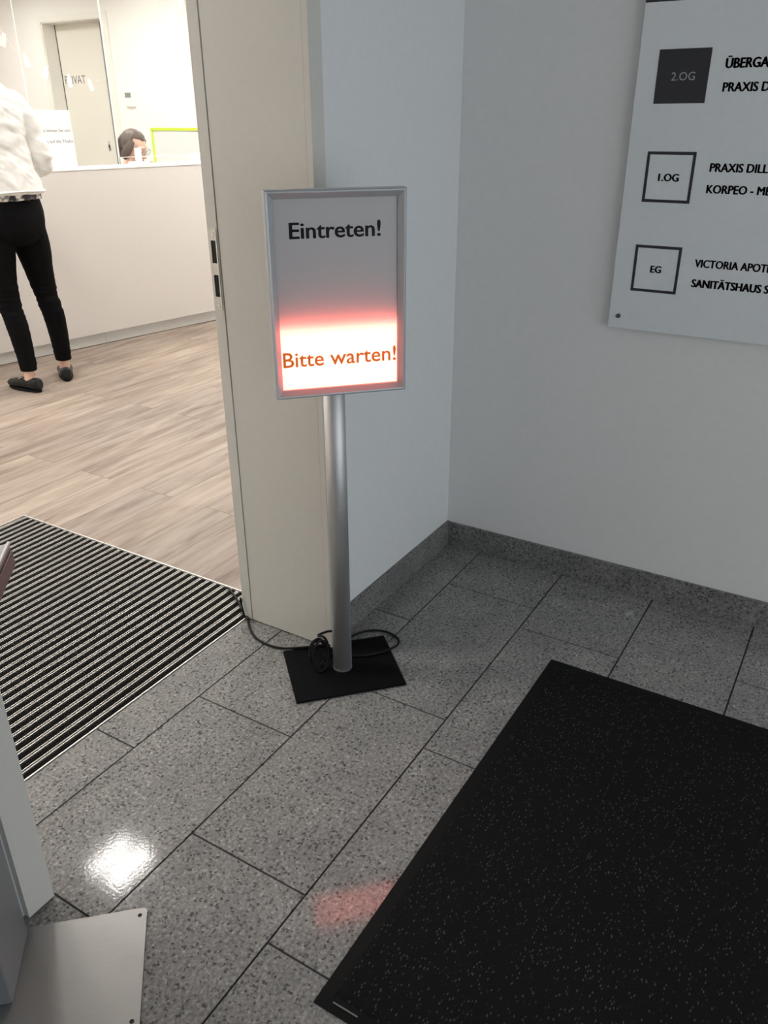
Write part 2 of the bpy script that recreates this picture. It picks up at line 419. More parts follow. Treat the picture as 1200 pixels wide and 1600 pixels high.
# lobby walls; the doorway is cut between XL and XR
DH = 2.14
bm = bmesh.new()
box(bm, (XR + 0.0455, YA, 0), (RX1 + 0.3, YI, RZ + 0.1))
box(bm, (RX0, YA, 0), (XL - 0.045, YI, RZ + 0.1))
box(bm, (XL - 0.045, YA, DH + 0.045), (XR + 0.045, YI, RZ + 0.1))
struct(obj('wall_front', bm, 'plaster'))
struct(obj('wall_right', B((XB, -2.3, 0), (XB + 0.2, YA, HZ + 0.1)), 'plaster_daylit'))
struct(obj('wall_left', B((-1.5, -2.3, 0), (-1.3, YA, HZ + 0.1)), 'plaster'))
struct(obj('rear_sky_baffle', B((-1.5, -2.42, 2.05), (XB + 0.2, -2.3, HZ + 0.1)), 'plaster'))  # unseen lintel, added to cut the daylight reaching the lobby floor
struct(obj('ceiling', B((-1.5, -2.3, HZ), (XB + 0.2, YA, HZ + 0.1)), 'hall_ceil'))
# granite skirting
struct(obj('baseboard_front', B((XR + 0.047, YA - 0.010, 0), (XB, YA, 0.090), 0.0015), 'granite_base'))
struct(obj('baseboard_right', B((XB - 0.010, -2.3, 0), (XB, YA - 0.010, 0.089), 0.0015), 'granite_base'))

# doorway lining: right side with rebate, seal and strike plate; left side; head
def lining(name, x, sx, wface):
    """sx = +1: lining whose visible face looks to -x"""
    bm = bmesh.new()
    def q(a, b_): return (min(a, b_), max(a, b_))
    x0, x1 = q(x, x + sx * 0.045)
    box(bm, (x0, YA - 0.0002, 0.004), (x1, YI - 0.0225, DH))         # wide lining
    x0, x1 = q(x - sx * 0.002, x + sx * 0.045)
    box(bm, (x0, YI - 0.0202, 0.004), (x1, YI + 0.006, DH), 0.0008)          # rebate lip
    x0, x1 = q(x, x + sx * wface)
    box(bm, (x0, YA - 0.0166, 0.004), (x1, YA - 0.0003, DH), 0.0008)    # face strip on the lobby wall
    x0, x1 = q(x, x + sx * 0.06)
    box(bm, (x0, YI + 0.001, 0.004), (x1, YI + 0.015, DH + 0.05), 0.002)
    o = struct(obj(name, bm, 'frame'))
    x0, x1 = q(x + sx * 0.004, x + sx * 0.045)
    obj('door_seal', B((x0, YI - 0.0224, 0.004), (x1, YI - 0.0203, DH)), 'gasket', o)
    return o
t1 = lining('trim_1', XR, 1, 0.0475)
t2 = lining('trim_2', XL, -1, 0.058)
bm = bmesh.new()
box(bm, (XL, YA - 0.004, DH), (XR, YI + 0.006, DH + 0.045), 0.001)
box(bm, (XL - 0.058, YA - 0.0166, DH + 0.001), (XR + 0.04, YA + 0.002, DH + 0.045), 0.002)
struct(obj('trim_3', bm, 'frame'))
# strike plate on the rebate
def slotted_plate(y0, y1, z0, z1, x, slots, th=0.002):
    bm = bmesh.new()
    zs = [z0] + [z for s in slots for z in s] + [z1]
    a, b_ = y0 + 0.004, y1 - 0.004
    box(bm, (x - th, y0, z0), (x, a, z1)); box(bm, (x - th, b_, z0), (x, y1, z1))
    for k in range(0, len(zs), 2): box(bm, (x - th, a, zs[k]), (x, b_, zs[k + 1]))
    return bm
sp = obj('strike_plate', slotted_plate(YI - 0.017, YI + 0.006, 0.935, 1.132, XR - 0.002, [(0.968, 1.022), (1.050, 1.104)]), 'strike', t1)
sp['label'] = 'steel strike plate with two dark slots'
for z0, z1 in ((0.968, 1.022), (1.050, 1.104)):
    obj('latch_slot', B((XR - 0.0028, YI - 0.0135, z0), (XR - 0.0015, YI + 0.0025, z1), 0.0004), 'black', sp)
for z in (0.947, 1.119):
    obj('screw', cyl(bmesh.new(), (XR - 0.005, YI - 0.006, z), (XR - 0.003, YI - 0.006, z), 0.0042, 16), 'steel', sp)

# reception room shell
struct(obj('wall_back', B((RX0, RY1, 0), (RX1 + 0.6, RY1 + 0.15, RZ)), 'room_paint'))
struct(obj('wall_west', B((RX0 - 0.15, YI, 0), (RX0, RY1, RZ)), 'room_paint'))
struct(obj('ceiling_reception', B((RX0, YI, RZ), (RX1 + 0.6, RY1, RZ + 0.1)), 'ceil'))
DY0, DY1, DZ = 8.40, 9.47, 2.440
bm = bmesh.new()
box(bm, (RX1, YI, 0), (RX1 + 0.3, DY0, RZ))
box(bm, (RX1, DY1, 0), (RX1 + 0.3, RY1, RZ))
box(bm, (RX1, DY0, DZ), (RX1 + 0.3, DY1, RZ))
struct(obj('wall_east', bm, 'room_paint'))
# PRIVAT door
dx = RX1 + 0.185
d1 = struct(obj('door_1', B((dx, DY0 + 0.27, 0.006), (dx + 0.04, DY1 + 0.0, DZ)), 'door'))
bm = bmesh.new()
box(bm, (RX1 - 0.012, DY0 - 0.085, 0), (RX1 - 0.0005, DY0, DZ))
box(bm, (RX1 - 0.012, DY1, 0), (RX1 - 0.0005, DY1 + 0.06, DZ))
box(bm, (RX1 - 0.012, DY0 - 0.085, DZ), (RX1 - 0.0005, DY1 + 0.06, DZ + 0.06))
box(bm, (RX1, DY1 - 0.012, 0), (dx, DY1, DZ)); box(bm, (RX1, DY0, DZ - 0.012), (dx, DY1, DZ))
struct(obj('trim_4', bm, 'reveal'))
struct(obj('trim_5', B((dx - 0.004, DY1 - 0.022, 0.006), (dx + 0.03, DY1 - 0.010, DZ - 0.012)), 'gasket'))
struct(obj('gap_shade_strip', B((dx + 0.004, DY0 + 0.001, 0.0), (dx + 0.03, DY0 + 0.2695, DZ - 0.012)), plain('door_shadow_gap_grey', (0.16, 0.16, 0.15), 0.6)))  # dark grey strip painted in place of the shaded gap beside the leaf
o = obj('lettering', xf(text_bm('PRIVAT', 0.375, 0.09, 0.0, 0.002), Matrix(((0, 1, 0, dx - 0.001), (-1, 0, 0, 9.413), (0, 0, 1, 1.782), (0, 0, 0, 1)))), 'grey_print', d1)
o['label'] = 'grey capital letters reading PRIVAT'
bm = bmesh.new()
tube(bm, [(0, 0, -0.055), (0, 0, 0.055)], 0.021, 20); 
hp = obj('lock_plate', xf(bm, T(dx - 0.002, 8.772, 1.078) @ Matrix.Diagonal((0.2, 1, 1, 1))), 'steel', d1, True); hp['label'] = 'oval steel lock plate'
obj('keyhole', xf(cyl(bmesh.new(), (-0.0045, 0, 0.0), (-0.008, 0, 0.0), 0.011, 16), T(dx - 0.002, 8.772, 1.072) @ Matrix.Diagonal((1, 1, 2.2, 1))), 'black', hp)

# ================================================================== RECEPTION CEILING LIGHTS
def ceiling_light(x, y, lab, w=0.30, h=0.30):
    t = thing('ceiling_light', lab, 'ceiling light', (x, y, RZ), group='square ceiling lights of the reception')
    bm = bmesh.new()
    box(bm, (-w, -h, -0.018), (w, -h + 0.02, -0.0005)); box(bm, (-w, h - 0.02, -0.018), (w, h, -0.0005))
    box(bm, (-w, -h + 0.02, -0.018), (-w + 0.02, h - 0.02, -0.0005)); box(bm, (w - 0.02, -h + 0.02, -0.018), (w, h - 0.02, -0.0005))
    gp = 0.1 * w
    box(bm, (-w + 0.02, -gp, -0.018), (w - 0.02, gp, -0.0005))
    obj('housing', bm, 'plasticwhite', t)
    for a, b_ in (((-h + 0.022, -gp - 0.002), (gp + 0.002, h - 0.022)) if w > 0.18 else ((-h + 0.022, -0.028), (0.062, h - 0.034))):
        obj('diffuser', B((-w + 0.022, a, -0.014), (w - 0.022, b_, -0.004)), LAMP if w > 0.18 else LAMP_NEAR, t)
    return t
LAMP = emission('warm_white_lamp', (1.0, 0.975, 0.93), PANEL)
LAMP_NEAR = emission('bright_lamp', (1.0, 0.975, 0.93), PANEL * 1.5)
spots = [(2.22, 3.31)] + [(x, y) for x in (0.4, 2.22, 4.4, 6.5) for y in (3.31, 5.6, 7.5, 9.4) if (x, y) != (2.22, 3.31)]
for k, (x, y) in enumerate(spots):
    ceiling_light(x, y, 'square white ceiling light just inside the doorway, mirrored in the stone floor' if k == 0 else 'square white ceiling light above the reception room', *((0.17, 0.16) if k == 0 else ((0.30, 0.30) if y < 7 else ((0.22, 0.22) if y < 9 else (0.21, 0.21)))))

# ================================================================== ENTRANCE MAT (aluminium rails and black ribs)
mx0, mx1, my0, my1 = 0.40, 1.671, 1.440, 2.645
t = thing('entrance_mat', 'sunken entrance mat of aluminium rails and black ribs inside the doorway', 'mat', ((mx0 + mx1) / 2, (my0 + my1) / 2, 0))
cx, cy = (mx0 + mx1) / 2, (my0 + my1) / 2
mi = T(-cx, -cy, 0)
obj('backing', xf(B((mx0, my0, -0.018), (mx1, my1, -0.0085)), mi), 'rib', t)
bm = bmesh.new()
box(bm, (mx0, my0, -0.018), (mx1, my0 + 0.004, 0.0015)); box(bm, (mx0, my1 - 0.005, -0.018), (mx1, my1, 0.0015))
box(bm, (mx1 - 0.005, my0 + 0.004, -0.018), (mx1, my1 - 0.005, 0.0015)); box(bm, (mx0, my0 + 0.004, -0.018), (mx0 + 0.005, my1 - 0.005, 0.0015))
obj('edge_frame', xf(bm, mi), 'bright', t)
pitch = 0.032; n = int((my1 - my0 - 0.02) / pitch)
ox = mx1 - 0.007
for k in range(n + 1):
    y = my0 + 0.0045 + k * pitch
    if y + 0.018 < my1 - 0.006:
        bm = bmesh.new(); box(bm, (mx0 + 0.006, y, -0.0084), (ox, y + 0.0185, -0.004))
        for j in range(3): box(bm, (mx0 + 0.006, y + 0.001 + j * 0.006, -0.0042), (ox, y + 0.0052 + j * 0.006, -0.0012), 0.0008, 1)
        obj('rib_insert', xf(bm, mi), 'rib', t)
    y += 0.0195
    if y + 0.012 < my1 - 0.004:
        bm = bmesh.new(); box(bm, (mx0 + 0.006, y, -0.0084), (ox, y + 0.0115, -0.0018))
        for a in (0.0, 0.0078): box(bm, (mx0 + 0.006, y + a, -0.002), (ox, y + a + 0.0037, 0.0008), 0.0009, 1)
        obj('rail', xf(bm, mi), 'rail', t)

# ================================================================== BLACK DOORMAT
bx0, bx1, by0, by1 = 0.688, 1.832, -1.15, 0.566
t = thing('doormat', 'large black rubber edged doormat lying on the grey stone floor', 'mat', ((bx0 + bx1) / 2, (by0 + by1) / 2, 0))
mi = T(-(bx0 + bx1) / 2, -(by0 + by1) / 2, 0)
def frame_bm(x0, x1, y0, y1, w, z_out, z_in):
    bm = bmesh.new()
    o_ = [(x0, y0), (x1, y0), (x1, y1), (x0, y1)]; i_ = [(x0 + w, y0 + w), (x1 - w, y0 + w), (x1 - w, y1 - w), (x0 + w, y1 - w)]
    A = [bm.verts.new((*p, 0.0005)) for p in o_]; Bv = [bm.verts.new((*p, z_out)) for p in o_]; C = [bm.verts.new((*p, z_in)) for p in i_]; D = [bm.verts.new((*p, 0.0005)) for p in i_]
    for k in range(4):
        j = (k + 1) % 4
        bm.faces.new((A[k], A[j], Bv[j], Bv[k])); bm.faces.new((Bv[k], Bv[j], C[j], C[k])); bm.faces.new((C[k], C[j], D[j], D[k])); bm.faces.new((D[k], D[j], A[j], A[k]))
    return bm
obj('rubber_border', xf(frame_bm(bx0, bx1, by0, by1, 0.026, 0.0022, 0.005), mi), 'rubber', t)
# pile surface with a fine relief
bm = bmesh.new(); NX, NY = 120, 180
gx = lambda i: bx0 + 0.024 + (bx1 - bx0 - 0.048) * i / NX
gy = lambda j: by0 + 0.024 + (by1 - by0 - 0.048) * j / NY
gr = [[bm.verts.new((gx(i), gy(j), (0.0078 + 0.0012 * noise.noise(V((gx(i) * 70, gy(j) * 70, 0)))) if 0 < i < NX and 0 < j < NY else 0.004)) for j in range(NY + 1)] for i in range(NX + 1)]
for i in range(NX):
    for j in range(NY): bm.faces.new((gr[i][j], gr[i + 1][j], gr[i + 1][j + 1], gr[i][j + 1]))
obj('pile', xf(bm, mi), 'pile', t, True)
bm = bmesh.new()
for k, (a, b_) in enumerate(((0.690, 0.700), (0.708, 0.716))):
    box(bm, (a + 0.0, 0.485, 0.0), (a + 0.0028, 0.535, 0.0002))
mk = obj('printed_mark', xf(xf(bm, T(0.012, 0.0, 0.0054)), mi), plain('mat_print_grey', (0.16, 0.16, 0.155), 0.6), t); mk['label'] = 'small grey print on the rubber border'

# ================================================================== SIGN STAND WITH LIGHT BOX
E1 = V((0.72194658, -0.6919488, 0))
ang = math.atan2(E1.y, E1.x)
t = thing('sign_stand', 'silver floor stand with glowing red notice frame on black foot plate', 'sign', (1.497, 1.047, 0), rotz=ang)
# local: x right along the face, y away from the viewer, z up
bw, bd = 0.149, 0.117
obj('base_plate', B((-bw, -bd, 0.0008), (bw, bd, 0.0065), 0.0012), 'blackmetal', t)
bm = bmesh.new(); cyl(bm, (0, 0, 0.0065), (0, 0, 1.10), 0.0257, 48)
obj('pole', bm, 'alu', t, False)
for p in t.children[-1].data.polygons: p.use_smooth = len(p.vertices) == 4
obj('pole_collar', cyl(bmesh.new(), (0, 0, 0.0065), (0, 0, 0.010), 0.0262, 48), 'steel', t)
fx0, fx1, fz0, fz1, fy = -0.142, 0.157, 0.807, 1.243, -0.062     # frame outline, front plane
ix0, ix1, iz0, iz1 = -0.124, 0.139, 0.824, 1.225
bm = bmesh.new()                                     # mitred snap frame, sloping inwards
def loop(x0, x1, z0, z1, y): return [bm.verts.new(p) for p in ((x0, y, z0), (x1, y, z0), (x1, y, z1), (x0, y, z1))]
prof = [(0.000, fy + 0.034), (0.000, fy + 0.003), (0.003, fy), (0.006, fy + 0.0005), (0.0170, fy + 0.0105), (0.018, fy + 0.0135)]
L_ = [loop(fx0 + d, fx1 - d, fz0 + d, fz1 - d, y) for d, y in prof]
for a, b_ in zip(L_, L_[1:]):
    for k in range(4): bm.faces.new((a[k], a[(k + 1) % 4], b_[(k + 1) % 4], b_[k]))
fr = obj('snap_frame', bm, 'frame_silver', t)
bm = bmesh.new()                                     # white lined light box behind the poster
y0, y1 = fy + 0.0145, fy + 0.0315
box(bm, (fx0 + 0.001, y1 - 0.002, fz0 + 0.001), (fx1 - 0.001, y1, fz1 - 0.001))
for a in ((fx0 + 0.001, fx0 + 0.006), (fx1 - 0.006, fx1 - 0.001)): box(bm, (a[0], y0 + 0.002, fz0 + 0.001), (a[1], y1 - 0.002, fz1 - 0.001))
for a in ((fz0 + 0.001, fz0 + 0.006), (fz1 - 0.006, fz1 - 0.001)): box(bm, (fx0 + 0.006, y0 + 0.002, a[0]), (fx1 - 0.006, y1 - 0.002, a[1]))
obj('light_box', bm, 'boxwhite', t)
obj('led_panel', B((fx0 + 0.008, y1 - 0.006, fz0 + 0.008), (fx1 - 0.008, y1 - 0.003, 0.960)), 'led', t)['label'] = 'lit red lamp panel'
bm = bmesh.new()
vs = [bm.verts.new(p) for p in ((fx0 + 0.010, fy + 0.0140, fz0 + 0.010), (fx1 - 0.010, fy + 0.0140, fz0 + 0.010), (fx1 - 0.010, fy + 0.0140, fz1 - 0.010), (fx0 + 0.010, fy + 0.0140, fz1 - 0.010))]
bm.faces.new(vs)
ps = obj('poster', bm, 'sheet', t); ps['label'] = 'translucent notice sheet, lower part lit red'
o = obj('lettering', xf(text_bm('Eintreten!', 0.194, 0.0325, 0.035), T(-0.092, fy + 0.0134, 1.1465)), 'ink_sheet', ps); o['label'] = 'black bold letters reading Eintreten!'
o = obj('lettering', xf(text_bm('Bitte warten!', 0.258, 0.0345, -0.012), T(-0.121, fy + 0.0134, 0.8745)), 'ink_glow', ps); o['label'] = 'orange glowing letters reading Bitte warten!'
obj('mount', B((-0.03, fy + 0.0317, 0.83), (0.03, -0.0255, 1.06), 0.002), 'alu', t)

# ================================================================== POWER CABLE
pts = [(1.655, 1.60, 0.006), (1.620, 1.535, 0.006), (1.572, 1.468, 0.0065), (1.550, 1.432, 0.006), (1.516, 1.396, 0.006), (1.487, 1.355, 0.0055), (1.474, 1.305, 0.0055), (1.480, 1.246, 0.006),
       (1.510, 1.190, 0.011), (1.545, 1.150, 0.0115), (1.575, 1.110, 0.011), (1.61, 1.105, 0.0115), (1.655, 1.094, 0.0085), (1.690, 1.070, 0.0055), (1.705, 1.030, 0.0055), (1.692, 0.985, 0.006), (1.655, 0.968, 0.009),
       (1.600, 0.990, 0.011), (1.555, 1.035, 0.011), (1.535, 1.085, 0.0115), (1.505, 1.115, 0.011)]
t = thing('power_cable', 'black power cable looping over the foot plate and round the door frame', 'cable', (1.55, 1.25, 0.0))
mi = T(-1.55, -1.25, 0)
obj('cord', xf(tube(bmesh.new(), spline(pts, 10), 0.0034, 10), mi), 'cable', t, True)
cp = []
for k in range(150):
    a = k / 150 * 2 * math.pi * 4.2
    r = 0.036 + 0.006 * math.sin(k * 0.31) + 0.003 * (k / 150)
    u, v = r * math.cos(a) * 0.62, r * math.sin(a) * 1.0
    w = (k / 150 - 0.5) * 0.022
    cp.append((1.463 + 0.70 * u + 0.70 * w + 0.25 * v, 1.098 - 0.70 * u + 0.70 * w + 0.25 * v, 0.052 + v))
cp += [(1.495, 1.125, 0.085), (1.53, 1.105, 0.085), (1.545, 1.085, 0.060), (1.54, 1.07, 0.02)]
o = obj('coiled_cord', xf(tube(bmesh.new(), spline(cp, 3), 0.0034, 8), mi), 'cable', t, True); o['label'] = 'spare length wound into a coil beside the pole'
obj('cable_tie', xf(cyl(bmesh.new(), (1.545, 1.425, 0.006), (1.556, 1.441, 0.006), 0.0052, 12), mi), 'gasket', t)

# second lead running up the edge of the door frame
pts2 = [(1.590, 1.480, 0.0065), (1.566, 1.453, 0.006), (1.547, 1.4385, 0.010), (1.5465, 1.446, 0.045), (1.5465, 1.450, 0.075)]
obj('lead_end', xf(tube(bmesh.new(), spline(pts2, 8), 0.0028, 8), mi), 'cable', t, True)

# ================================================================== STAND WITH STEEL FOOT PLATE (left foreground)
ub = V((-0.679, 0.734, 0)); uf = V((-0.700, -0.714, 0))         # to the left along the back edge; to the front
org = V((0.673, 0.948, 0))                                       # back right corner of the plate
angs = math.atan2(-ub.y, -ub.x)
t = thing('dispenser_stand', 'grey metal stand with steel foot plate in the doorway corner', 'stand', org, rotz=angs)
# local: x to the right along the back edge (plate is at x<0), y to the back (plate is at y<0)
bm = bmesh.new()
r_ = 0.010; pl_ = []
for cx_, cy_, a0 in ((-r_, -r_, 0), (-0.285 + r_, -r_, 90), (-0.285 + r_, -0.246 + r_, 180), (-r_, -0.246 + r_, 270)):
    for k in range(6):
        a = math.radians(a0 + k * 18); pl_.append((cx_ + r_ * math.cos(a), cy_ + r_ * math.sin(a)))
prism(bm, pl_, 0.0008, 0.0052)
fp = obj('foot_plate', bm, 'plate', t); fp['label'] = 'flat steel foot plate with screw holes'
for hx, hy in ((-0.013, -0.016), (-0.013, -0.222), (-0.272, -0.016), (-0.272, -0.222)):
    obj('screw_hole', cyl(bmesh.new(), (hx, hy, 0.0050), (hx, hy, 0.0056), 0.0040, 20), 'black', fp)
obj('column', B((-0.262, -0.148, 0.0052), (-0.216, -0.010, 1.22), 0.002), plain('grey_column_enamel', (0.17, 0.175, 0.18), 0.4), t)
bm = bmesh.new()
box(bm, (-0.216, -0.245, 0.838), (-0.072, -0.074, 0.846), 0.001)
tr = obj('drip_tray', bm, 'plate', t)
obj('tray_lip', B((-0.0745, -0.245, 0.8455), (-0.071, -0.074, 0.8505), 0.0008), 'bright', tr)
obj('tray_side', B((-0.073, -0.245, 0.815), (-0.069, -0.078, 0.8385), 0.001), 'maroon', tr)

# ================================================================== DIRECTORY BOARD
t = thing('directory_board', 'white wall board listing floors 2.OG, 1.OG and EG', 'sign', (XB, 0.19, 0.838))
BX = XB - 0.022
mi = T(-XB, -0.19, -0.838)
obj('panel', xf(B((BX, -0.27, 0.838), (BX + 0.008, 0.645, 1.95), 0.001), mi), 'board', t)
def lay(bmt, y, z, e=0.0006):
    """letters on the board: +x of the text runs towards -y"""
    return xf(bmt, mi @ Matrix(((0, 1, 0, BX - e), (-1, 0, 0, y), (0, 0, 1, z), (0, 0, 0, 1))))
o = obj('floor_square', xf(B((BX - 0.0008, 0.473, 1.4015), (BX, 0.596, 1.5195)), mi), 'darkblock', t); o['label'] = 'solid dark square reading 2.OG'
obj('lettering', lay(text_bm('2.OG', 0.056, 0.018), 0.560, 1.4515, 0.0014), 'pale_ink', o)
for z, s, w in ((1.2325, '1.OG', 0.050), (1.0045, 'EG', 0.027)):
    bm = bmesh.new(); h = 0.0605; y0, y1, th = 0.5335 - h, 0.5335 + h, 0.0072
    box(bm, (BX - 0.0008, y0, z - h), (BX, y1, z - h + th)); box(bm, (BX - 0.0008, y0, z + h - th), (BX, y1, z + h))
    box(bm, (BX - 0.0008, y0, z - h + th), (BX, y0 + th, z + h - th)); box(bm, (BX - 0.0008, y1 - th, z - h + th), (BX, y1, z + h - th))
    o = obj('floor_square', xf(bm, mi), 'darkblock', t); o['label'] = 'dark square outline reading ' + s
    obj('lettering', lay(text_bm(s, w, 0.0178, 0.065), 0.5335 + w / 2, z - 0.009, 0.0006), 'ink', o)
def line(s, z, yend, nvis, cap=0.0195, y=0.4355):
    """s is scaled so that its first nvis letters end at yend"""
    bmw = text_bm(s[:nvis], None, 1.0, 0.0); xs = max(v.co.x for v in bmw.verts); zr = 1.0; bmw.free()
    b2 = text_bm(s, None, 1.0, 0.066)
    hs = {c: 1.0 for c in s}
    sc = (y - yend) / xs
    xf(b2, Matrix.Diagonal((sc, 1, cap, 1)))
    o = obj('lettering', lay(b2, y, z), 'ink', t); o['label'] = 'black capitals reading ' + s
line('ÜBERGANG', 1.475, 0.343, 6, 0.0255, 0.437)
line('PRAXIS D', 1.4255, 0.332, 8)
line('PRAXIS DILL', 1.2485, 0.302, 11)
line('KORPEO - ME', 1.1985, 0.287, 11)
line('VICTORIA APOTHEKE', 1.0185, 0.262, 13)
line('SANITÄTSHAUS S', 0.9675, 0.248, 14, 0.0245)
o = obj('logo_block', xf(B((BX - 0.0008, 0.548, 1.6195), (BX, 0.6445, 1.73)), mi), 'darkblock', t); o['label'] = 'dark block at the top left corner of the board'
for y in (0.618, -0.24):
    for z in (0.872, 1.92):
        obj('screw', xf(cyl(bmesh.new(), (BX - 0.003, y, z), (BX, y, z), 0.0062, 20), mi), 'dark_screw', t)
        obj('standoff', xf(cyl(bmesh.new(), (BX + 0.008, y, z), (XB, y, z), 0.008, 20), mi), 'steel', t)

# ================================================================== RECEPTION COUNTER
e_ = V((0.98342255, -0.1813287, 0)); nn_ = V((0.1813287, 0.98342255, 0))
ca = math.atan2(e_.y, e_.x)
c1 = V((4.612, 4.281, 0))
t = thing('reception_counter', 'long white reception counter with flat front and recessed plinth', 'counter', c1, rotz=ca)
CT = 1.094
obj('front_panel', B((-2.9, 0.0, 0.075), (0.95, 0.04, CT - 0.004), 0.001), 'counter', t)
bm = bmesh.new()
for a, b_ in ((-2.9, -2.2), (-2.1985, -0.93), (-0.9285, 0.95)): box(bm, (a, 0.022, 0.0), (b_, 0.04, 0.0745))
obj('plinth', bm, 'plinth', t)
obj('countertop', B((-2.9, -0.004, CT - 0.004), (0.952, 0.40, CT), 0.0008), 'top', t)
obj('back_panel', B((-2.9, 0.36, 0.0), (0.95, 0.395, CT - 0.005)), 'counter', t)
obj('end_panel', B((0.91, 0.04, 0.0), (0.948, 0.36, CT - 0.005)), 'counter', t)
obj('end_panel', B((-2.9, 0.04, 0.0), (-2.862, 0.36, CT - 0.005)), 'counter', t)

def on_counter(x, y, z=CT): return c1 + e_ * x + nn_ * y + V((0, 0, z))
# acrylic guards
def guard(lab, x0, x1, y, z0, z1, foot):
    t = thing('acrylic_guard', lab, 'screen', on_counter((x0 + x1) / 2, y), rotz=ca, group='clear acrylic guards on the counter')
    h = (x1 - x0) / 2
    p = obj('pane', B((-h + 0.0035, -0.0025, z0), (h - 0.0035, 0.0025, z1)), 'acrylic', t)
    for a in (-1, 1):
        obj('pane_edge', B((a * h - (0.0035 if a > 0 else 0), -0.0026, z0), (a * h + (0 if a > 0 else 0.0035), 0.0026, z1)), 'acrylic_edge', p)
    obj('pane_edge', B((-h + 0.0035, -0.0026, z0 - 0.0035), (h - 0.0035, 0.0026, z0)), 'acrylic_edge', p)
    for f in foot:
        bm = bmesh.new()
        box(bm, (f - 0.021, -0.012, 0.006), (f + 0.021, 0.012, 0.104), 0.003)
        box(bm, (f - 0.055, -0.05, 0.0), (f + 0.055, 0.05, 0.018), 0.004)
        obj('foot', bm, 'plasticwhite', t)
guard('clear acrylic guard on the counter in front of the PRIVAT door', -1.075, -0.503, 0.25, 0.005, 1.30, [-0.22])
guard('clear acrylic guard on the counter in front of the seated receptionist', -0.500, 0.62, 0.25, 0.052, 1.30, [-0.41, 0.53])
# notice
t = thing('counter_notice', 'white notice card standing on the counter behind the person in white', 'sign', on_counter(-1.00, 0.10), rotz=ca)
obj('card', B((-0.17, -0.002, 0.0), (0.104, 0.002, 0.333), 0.001), 'paper', t)
obj('card_foot', B((-0.16, 0.002, 0.0), (0.095, 0.06, 0.004)), 'acrylic_edge', t)
o = obj('lettering', xf(text_bm('Bitte lehnen Sie sich', 0.215, 0.017, 0.0, 0.0004), T(-0.125, -0.0021, 0.213)), 'grey_print', t)
o = obj('lettering', xf(text_bm('nicht auf die Theke', 0.215, 0.017, 0.0, 0.0004), T(-0.118, -0.0021, 0.152)), 'grey_print', t)
# small white box at the right
tag(obj('paper_box', xf(B((-0.035, -0.03, 0.0), (0.035, 0.03, 0.055), 0.003), T(*on_counter(0.185, 0.30)) @ Rz(ca)), 'paper'), 'small white box on the counter beside the door frame', 'box')

# garland of white tags standing in for ceiling light reflections
def reflection_garland(lab, pts, tags, ends):
    t = thing('reflection_tags', lab, 'reflection_garland', (4.0, 4.6, 1.57))
    mi = T(-4.0, -4.6, -1.57)
    P = [V(p) for p in pts]
    obj('string', xf(tube(bmesh.new(), spline([ends[0]] + P + [ends[1]], 5), 0.0006, 5), mi), 'thread', t)
    for k in tags:
        p = P[k]; bm = bmesh.new()
        box(bm, (-0.017, -0.005, -0.068), (0.017, 0.005, -0.014), 0.004); box(bm, (-0.010, -0.004, -0.020), (0.010, 0.004, 0.006), 0.003)
        rr = random.uniform(-0.45, 0.45)
        obj('tag', xf(bm, mi @ T(*p) @ Rz(ca + random.uniform(-0.5, 0.5)) @ Matrix.Rotation(rr, 4, 'Y')), 'paper', t)
reflection_garland('string of small white tags in place of light reflections, sagging across the PRIVAT door view', [(3.493, 4.691, 1.82), (3.596, 4.672, 1.72), (3.72, 4.649, 1.664), (3.853, 4.624, 1.623), (3.983, 4.6, 1.601), (4.104, 4.578, 1.61), (4.401, 4.523, 1.72), (4.725, 4.464, 1.91)], [0, 1, 2, 3, 4, 7], [(2.9, 4.80, RZ), (5.15, 4.38, RZ)])
reflection_garland('short string of small white tags in place of light reflections, beside the top of the door frame', [(4.56, 4.494, 1.99), (4.622, 4.483, 2.005), (4.691, 4.470, 2.04), (4.743, 4.46, 2.12)], [1, 2, 3], [(4.45, 4.52, RZ), (4.95, 4.42, RZ)])

# wall controller
t = thing('wall_controller', 'white wall controller with grey display right of the PRIVAT door', 'controller', (RX1, 8.09, 1.59))
obj('case', B((-0.028, -0.072, -0.078), (0.0, 0.072, 0.078), 0.004), 'plasticwhite', t)
obj('display', B((-0.0295, -0.030, 0.018), (-0.027, 0.066, 0.072), 0.0008), 'lcd', t)
obj('cover', B((-0.0300, -0.062, -0.068), (-0.027, 0.062, 0.008), 0.001), 'plasticwhite', t)
# board with lime green edge
t = thing('pinboard', 'white board with lime green edge behind the counter', 'board', (RX1, 7.1, 0.98))
obj('panel', B((-0.016, -0.68, -0.30), (-0.001, 0.68, 0.28), 0.001), plain('pale_board', (0.72, 0.72, 0.71), 0.5), t)
bm = bmesh.new()
for a, b_ in (((-0.705, 0.28), (0.705, 0.308)), ((-0.705, -0.328), (0.705, -0.30)), ((-0.705, -0.30), (-0.68, 0.28)), ((0.68, -0.30), (0.705, 0.28))):
    box(bm, (-0.026, a[0], a[1]), (-0.001, b_[0], b_[1]), 0.001)
obj('edge_frame', bm, 'lime', t)

